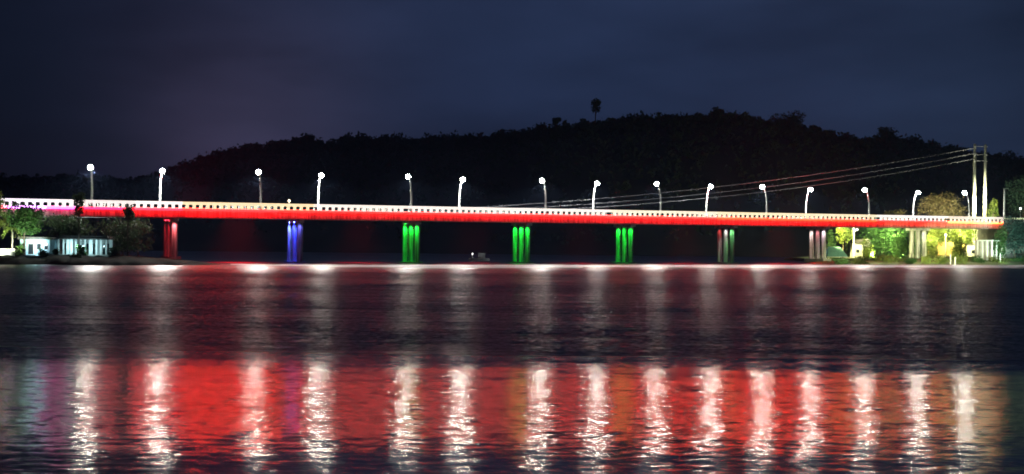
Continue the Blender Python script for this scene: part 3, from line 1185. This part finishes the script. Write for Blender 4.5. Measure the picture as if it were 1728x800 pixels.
def palm(label, px, ytop, ybase, n_off, mleaf, nf=13, fl=2.6):
    b_ = left_pt(px, ybase, n_off)
    tp = left_pt(px, ytop, n_off)
    h = tp.z - b_.z
    t = thing('palm_tree', label, 'palm tree', b_)
    mb = MB()
    mb.tube([(0, 0, -0.3), (0.1, 0, h * 0.5), (0.0, 0, h)], [0.2, 0.15, 0.12], 8)
    mb.build('trunk', M['pale_bark'], t, smooth=True)
    for k in range(nf):
        az = 2 * math.pi * k / nf + random.uniform(-.2, .2)
        el = random.uniform(-0.1, 0.9)
        mb = MB()
        dirh = Vector((math.cos(az), math.sin(az), 0))
        sd = Vector((-dirh.y, dirh.x, 0))
        last = None
        for i in range(9):
            u = i / 8
            c_ = dirh * (fl * u * (0.95 - 0.15 * u)) + Vector((0, 0, h + fl * (el * u - 1.05 * u * u)))
            mb.v += [tuple(c_), tuple(c_ + Vector((0, 0, .03)))]
            if i and i < 8:
                for sg in (-1, 1):
                    lw = 0.75 * (1 - 0.6 * u)
                    q = len(mb.v)
                    mb.v += [tuple(c_), tuple(c_ + dirh * 0.14), tuple(c_ + sd * sg * lw + dirh * 0.35 + Vector((0, 0, -0.3)))]
                    mb.f.append((q, q + 1, q + 2))
        # rachis
        mb.tube([dirh * (fl * u * (0.95 - 0.15 * u)) + Vector((0, 0, h + fl * (el * u - 1.05 * u * u))) for u in (0, .25, .5, .75, 1)], [0.04, .035, .03, .02, .01], 5)
        mb.build('frond', mleaf, t)
    return t


palm('short palm lit yellow green at the left edge beside the white wall', 20, 385, 430, -16, M['leaf_lime'], 14, 2.4)
# dark trees and thin trunks in front of the unlit stretch
px_tree('tree', 'dark spreading tree above the roof of the white colonnade', 78, 168, 366, 402, -8, M['leaf_dark'], M['bark'], 1.8, k=12, n=2600, leaf=0.3, tr=0.22)
px_tree('tree', 'dark tree between the colonnade and the red pier', 166, 250, 372, 428, -9, M['leaf_dark'], M['pale_bark'], 1.6, k=14, n=2200, leaf=0.28, tr=0.16)
px_tree('tree', 'small dark tree with thin pale trunk next to the red pier', 205, 262, 378, 432, -5, M['leaf_dark'], M['pale_bark'], 1.5, k=9, n=1300, leaf=0.28, tr=0.12)
px_tree('tree', 'thin dark treetop crossing the light strip left of the first lamp', 122, 146, 329, 362, -14, M['leaf_dark'], M['bark'], 1.8, k=6, n=620, leaf=0.26, tr=0.14)
px_tree('tree', 'thin dark treetop crossing the light strip between two lamps at left', 204, 228, 336, 372, -12, M['leaf_dark'], M['bark'], 1.6, k=6, n=620, leaf=0.26, tr=0.14)
for x0, x1, yt, yb, n_, lab in ((24, 44, 414, 432, -16, 'bright shrub beside the palm trunk and the white wall'), (62, 84, 418, 433, -16, 'shrub before the right half of the pale blue house'),
                               (126, 150, 414, 433, -15, 'ragged shrub before the middle of the white colonnade'), (88, 100, 420, 433, -15, 'tiny shrub at the left end of the white colonnade')):
    px_tree('bush', lab, x0, x1, yt, yb, n_, M['leaf_green'], M['bark'], 1.6, k=7, n=420, leaf=0.2, tr=0.05, cat='bush', shell=0.2)
px_tree('bush', 'dark bush on the spit right of the colonnade', 176, 206, 418, 434, -16, M['leaf_dark'], M['bark'], 1.5, k=7, n=600, leaf=0.22, tr=0.06, cat='bush')
px_tree('bush', 'low dark bush in front of the colonnade floor', 112, 140, 428, 438, -22, M['leaf_dark'], M['bark'], 1.1, k=7, n=500, leaf=0.2, tr=0.06, cat='bush')

# ------------------------------------------------------------------ right bank
G = 1.6
px_tree('tree', 'yellow green lit tree beside the pinkish pier', 1404, 1442, 372, 414, 16, M['leaf_lime'], M['bark'], G, k=10, n=2000, leaf=0.3, tr=0.2)
px_tree('tree', 'large bright green tree between the last two piers', 1446, 1535, 372, 432, 20, M['leaf_green'], M['bark'], G, k=16, n=4200, leaf=0.34, tr=0.3)
px_tree('bush', 'rounded bright green bush at the water edge under the large green tree', 1466, 1528, 428, 447, -2, M['leaf_lime'], M['bark'], 0.8, k=12, n=1800, leaf=0.24, tr=0.08, cat='bush')
px_tree('tree', 'yellow lit tree just right of the dark pier', 1560, 1602, 374, 414, 22, M['leaf_lime'], M['bark'], G, k=10, n=2200, leaf=0.3, tr=0.2)
px_tree('tree', 'lime green tree in front of the ochre wall near the right end', 1598, 1652, 374, 412, 20, M['leaf_lime'], M['bark'], G, k=12, n=2400, leaf=0.3, tr=0.22)
px_tree('tree', 'bluish green tree beside the end of the bridge at the right edge', 1686, 1740, 370, 432, -6, M['leaf_teal'], M['bark'], 1.8, k=14, n=3600, leaf=0.3, tr=0.25)
px_tree('tree', 'big domed brownish tree rising above the bridge railing', 1553, 1628, 325, 372, 42, M['leaf_brown'], M['bark'], 2.0, k=18, n=4200, leaf=0.34, tr=0.4, shell=0.6)
px_tree('tree', 'small lit tree above the railing between the utility poles and the unlit post', 1666, 1686, 336, 372, 26, M['leaf_lime'], M['bark'], 2.0, k=7, n=900, leaf=0.28, tr=0.16)
px_tree('tree', 'low treetop just showing over the railing left of the domed tree', 1490, 1532, 356, 376, 38, M['leaf_brown'], M['bark'], 2.0, k=8, n=1200, leaf=0.3, tr=0.2)
px_tree('tree', 'dim bluish tree at the right edge above the approach road', 1700, 1760, 300, 366, 40, M['leaf_teal'], M['bark'], 2.0, k=12, n=2400, leaf=0.34, tr=0.3)
for (x0, x1, yt, yb, n_, lab, ml, nn) in (
        (1392, 1412, 388, 436, 24, 'slender dim green tree left of the teal shelter', 'leaf_green', 1200),
        (1424, 1450, 398, 440, 22, 'yellow green sapling behind the slim white lamp post', 'leaf_lime', 1300),
        (1450, 1476, 402, 440, 13, 'pale lime shrub beside the small white house', 'leaf_lime', 1400),
        (1498, 1534, 396, 442, 12, 'dense green tree just left of the dark pier', 'leaf_green', 2200),
        (1560, 1584, 398, 440, 16, 'lime sapling just right of the dark pier before the ochre wall', 'leaf_lime', 1400),
        (1600, 1634, 392, 440, 14, 'bright leafy tree before the right half of the ochre wall', 'leaf_lime', 2200),
        (1462, 1500, 376, 420, 28, 'tall green tree behind the large bright one', 'leaf_lime', 2200),
        (1532, 1562, 378, 440, 24, 'leafy tree standing directly behind the dark pier', 'leaf_green', 2200),
        (1580, 1612, 374, 408, 30, 'yellowish tree rising behind the ochre wall', 'leaf_lime', 2000),
        (1676, 1702, 384, 436, -7, 'slim pale green tree before the end wall of the bridge', 'leaf_green', 1500),
        (1622, 1664, 378, 420, 18, 'yellow green tree behind the small hut with one dark window', 'leaf_lime', 2200),
        (1644, 1676, 386, 416, 16, 'green tree rising behind the columned pavilion', 'leaf_green', 1600)):
    px_tree('tree', lab, x0, x1, yt, yb, n_, M[ml], M['bark'], G, k=10, n=nn, leaf=0.3, tr=0.14)
for (x0, x1, yt, lab, ml) in ((1402, 1432, 436, 'low grey green bush in front of the teal shelter', 'leaf_green'),
                              (1432, 1468, 433, 'lime bush in front of the small white house', 'leaf_lime'),
                              (1526, 1548, 434, 'small dark green bush at the foot of the dark pier', 'leaf_green'),
                              (1552, 1576, 433, 'small lime bush right behind the foot of the dark pier', 'leaf_lime'),
                              (1572, 1606, 432, 'low lit bush right of the dark pier at the water edge', 'leaf_lime'),
                              (1604, 1640, 430, 'yellow green bush below the small white hut', 'leaf_lime'),
                              (1636, 1668, 431, 'round green bush below the columned pavilion', 'leaf_green'),
                              (1664, 1704, 434, 'pale green bush near the right end at the water edge', 'leaf_lime'),
                              (1700, 1745, 432, 'dark green bush at the right edge of the picture by the water', 'leaf_green')):
    px_tree('bush', lab, x0, x1, yt, 448, -8, M[ml], M['bark'], 0.8, k=9, n=1000, leaf=0.22, tr=0.06, cat='bush')

# white lamp post under the bridge
s, z = on_bridge(1441, 384, 12.5)
p = thing('garden_lamp', 'slim white lamp post under the bridge right of the pinkish pier', 'lamp post', B(s, 12.5, 1.4))
mb = MB()
mb.tube([(0, 0, -0.3), (0, 0, z - 1.4)], [0.2, 0.14], 8)
mb.build('pole', M['white_metal'], p)
mb = MB()
mb.ellipsoid((0.9, 0, z - 2.0), (0.3, 0.3, 0.3), 10, 8)
mb.build('globe', glow('garden_globe', (1, 0.95, 0.75), 6), p, smooth=True)
mb = MB()
mb.tube([(0, 0, z - 2.3), (0.5, 0, z - 2.25), (0.9, 0, z - 2.2)], 0.06, 6)
mb.build('arm', M['white_metal'], p)
s, z = on_bridge(1596, 398, 11.6)
p = thing('garden_lamp', 'slim white lamp post in front of the ochre wall', 'lamp post', B(s, 11.6, 1.4))
mb = MB()
mb.tube([(0, 0, -0.3), (0, 0, z - 1.4)], [0.17, 0.12], 8)
mb.build('pole', M['white_metal'], p)
mb = MB()
mb.ellipsoid((0, 0, z - 1.4 + 0.25), (0.28, 0.28, 0.28), 10, 8)
mb.build('globe', glow('garden_globe', (1, 0.95, 0.75), 5), p, smooth=True)
s, z = on_bridge(1722, 352, 4)
p = thing('garden_lamp', 'small white lamp standing on the approach road at the right edge', 'lamp post', B(s, 4, road_z(s)))
mb = MB()
mb.tube([(0, 0, -0.1), (0, 0, z - road_z(s) - 0.3)], [0.12, 0.09], 8)
mb.build('pole', M['white_metal'], p)
mb = MB()
mb.ellipsoid((0, 0, z - road_z(s)), (0.28, 0.28, 0.34), 10, 8)
mb.build('globe', glow('garden_globe', (0.9, 1, 0.9), 5), p, smooth=True)

# teal roofed open shelter
a = left_pt(1398, 443, 13)
bx = at_y(1428, 443, a.y).x - a.x
t = thing('shelter', 'open shelter with teal roof on thin white posts beside the pinkish pier', 'shelter', (a.x, a.y, 1.2))
zr_ = at_y(1398, 433, a.y).z - 1.2
zt_ = at_y(1398, 416, a.y).z - 1.2
mb = MB()
mb.quad_box([(-.4, -.5, zr_), (bx + .4, -.5, zr_), (bx + .4, 3.5, zr_), (-.4, 3.5, zr_), (0.3, 1.0, zt_), (bx - 1.6, 1.0, zt_), (bx - 1.6, 2.0, zt_), (0.3, 2.0, zt_)])
mb.build('roof', M['teal'], t)
mb = MB()
mb.box(-.45, bx + .45, -.58, -.5, zr_ - 0.2, zr_ + 0.02)
mb.build('eave', M['white_wall'], t)
for x_ in (0.1, bx * 0.75, bx - 0.1):
    for y_ in (0, 3.0):
        mb = MB()
        mb.tube([(x_, y_, -0.6), (x_, y_, zr_ - .01)], 0.09, 6)
        mb.build('post', M['white_metal'], t)
# small white house
house('hut', 'small white house beside the slim lamp post on the right bank', 1440, 1467, 411, 432, 15, 4, M['concrete'], M['roof'],
      [(0.15, 0.4, 0.8, 2.0, 'window'), (0.6, 0.85, 0.8, 2.0, 'window')], rise=0.8)
house('hut', 'small white hut with one dark window near the columned pavilion', 1632, 1652, 413, 432, 14, 3, M['white_wall'], M['roof'],
      [(0.35, 0.75, 0.7, 1.9, 'window')], roof_h=0.25)
a = left_pt(1556, 434, 24)
mb = MB()
bx = at_y(1626, 434, a.y).x
ht = at_y(1556, 409, a.y).z
mb.box(a.x, bx, a.y, a.y + .3, 0.8, ht)
mb.box(a.x, bx, a.y - .08, a.y + .38, ht + .003, ht + .18)
for k in range(6):
    q = a.x + (bx - a.x) * k / 5
    mb.box(q - .22, q + .22, a.y - .16, a.y - .083, 0.8, ht - 0.05)
tag(mb.build('garden_wall', M['yellow_wall']), 'ochre wall lit yellow right of the dark pier', 'wall')
# columned pavilion
a = left_pt(1650, 434, -4)
bx = at_y(1690, 434, a.y).x - a.x
zt_ = at_y(1652, 405, a.y).z - 1.4
t = thing('pavilion', 'pale columned pavilion under the right end of the bridge', 'building', (a.x, a.y, 1.4))
mb = MB()
mb.box(0, bx, 2.5, 2.8, -0.5, zt_ - .3)
mb.build('wall', M['concrete'], t)
mb = MB()
mb.box(-.2, bx + .2, -.2, 3.0, zt_ - .297, zt_)
mb.build('roof', M['white_wall'], t)
for k in range(6):
    mb = MB()
    q = bx * k / 5
    mb.box(q - .17, q + .17, 0, .34, -.5, zt_ - .3)
    mb.build('column', M['white_wall'], t)
# mooring stakes on the right shore
for px, yt, lab in ((1604, 430, 'white stake at the water edge left of the yellow green bush'), (1612, 434, 'shorter white stake beside the taller one at the water edge'),
                    (1688, 428, 'white stake near the right end of the bank')):
    s, z = on_bridge(px, yt, -9)
    mb = MB()
    mb.tube([(0, 0, -0.8), (0, 0, z - .3)], 0.11, 6)
    mb.ellipsoid((0, 0, z - .3), (.12, .12, .1), 6, 4)
    o = mb.build('mooring_stake', M['white_metal'])
    o.location = B(s, -9, 0.3)
    tag(o, lab, 'stake', 'white stakes on the right shore')

# right bank floodlights; the last spot is added to brighten the utility poles
for px, py, n_, tpx, tpy, tn, col, pw in (
        (1412, 384, 10.5, 1424, 400, 17, (1, .95, .35), 7000), (1436, 384, 10.5, 1450, 420, 16, (1, .95, .6), 600),
        (1470, 384, 10.5, 1478, 410, 20, (.9, 1, .4), 9000), (1508, 384, 10.5, 1512, 405, 20, (.9, 1, .42), 9000),
        (1498, 446, -16, 1498, 434, -2, (.95, 1, .5), 4200), (1440, 446, -14, 1432, 430, 8, (.95, 1, .55), 900), (1560, 446, -15, 1560, 428, 4, (1, .97, .5), 4000), (1472, 432, 10.8, 1474, 405, 20, (.95, 1, .42), 3500), (1520, 434, 10.8, 1515, 405, 20, (.9, 1, .4), 5000), (1624, 434, 10.8, 1626, 400, 18, (1, .97, .42), 2600), (1575, 384, 10.5, 1580, 405, 22, (1, .9, .35), 9000),
        (1600, 384, 10.5, 1600, 420, 24, (1, .85, .3), 800), (1628, 384, 10.5, 1626, 400, 20, (1, .95, .4), 8000),
        (1590, 447, -19, 1590, 434, -6, (.95, 1, .5), 4200), (1630, 447, -20, 1630, 432, -6, (.95, 1, .55), 4200),
        (1672, 447, -20, 1668, 424, -4, (.95, 1, .75), 500), (1700, 447, -22, 1696, 412, -8, (.75, 1, .75), 4200), (1705, 447, -20, 1712, 410, -5, (.5, .95, .85), 4200),
        (1412, 446, -2, 1412, 428, 13, (.7, 1, .9), 1500), (1596, 372, 18, 1592, 345, 42, (1, .85, .55), 9000),
        (1676, 372, 16, 1676, 350, 26, (.9, 1, .6), 3500), (1654, 368, 12.2, 1654, 300, 17, (1, 1, .72), 9000)):
    s, z = on_bridge(px, py, n_)
    s2, z2 = on_bridge(tpx, tpy, tn)
    front = n_ < 0
    spot('bank_light', B(s, n_, z), B(s2, tn, z2), col, pw * (6.0 if front else 11.0), 50 if front else 110, 0.9, 0.15)

for px, n_, tn, pw in ((1418, -9, 0, 1800), (1485, -10, -2, 2600), (1545, -12, -2, 1600), (1585, -16, -8, 2800), (1622, -17, -8, 2800), (1655, -18, -8, 2600), (1690, -19, -8, 2200), (1720, -20, -8, 2200)):  # spots added over the water to brighten the shore bushes
    s, _ = on_bridge(px, 440, n_)
    q = B(s, n_ - 5, 3.2)
    spot('added_shore_fill', q, q + N * 8 - Vector((0, 0, 2.2)), (.95, 1, .5), pw * 4, 70, 0.9, 0.12)

# ------------------------------------------------------------------ haze
HAZE = 0.00013
if HAZE > 0:
    hm = bpy.data.materials.new('night_haze')
    hm.use_nodes = True
    nt = hm.node_tree
    nt.nodes.clear()
    o_ = nt.nodes.new("ShaderNodeOutputMaterial")
    pv = nt.nodes.new("ShaderNodeVolumePrincipled")
    pv.inputs["Color"].default_value = (0.36, 0.52, 1.0, 1)
    pv.inputs["Density"].default_value = HAZE
    pv.inputs["Anisotropy"].default_value = 0.35
    nt.links.new(pv.outputs[0], o_.inputs["Volume"])
    mb = MB()
    mb.box(-2600, 2600, -40, 1500, -3, 130)
    hz = mb.build('haze', hm)
    tag(hz, 'thin night haze over the river', 'haze', kind='stuff')

# ------------------------------------------------------------------ render settings
sc.render.engine = 'CYCLES'
cy = sc.cycles
cy.use_denoising = True
cy.denoiser = 'OPENIMAGEDENOISE'
cy.max_bounces = 6
cy.diffuse_bounces = 2
cy.glossy_bounces = 3
cy.transmission_bounces = 2
cy.volume_bounces = 0
cy.use_light_tree = True
cy.sample_clamp_indirect = 4.0
cy.caustics_reflective = False
cy.caustics_refractive = False
cy.use_adaptive_sampling = False
cy.filter_width = 1.8
vs = sc.view_settings
vs.view_transform = 'Standard'
vs.look = 'None'
vs.exposure = 0.0
vs.gamma = 1.0
vs.use_curve_mapping = False
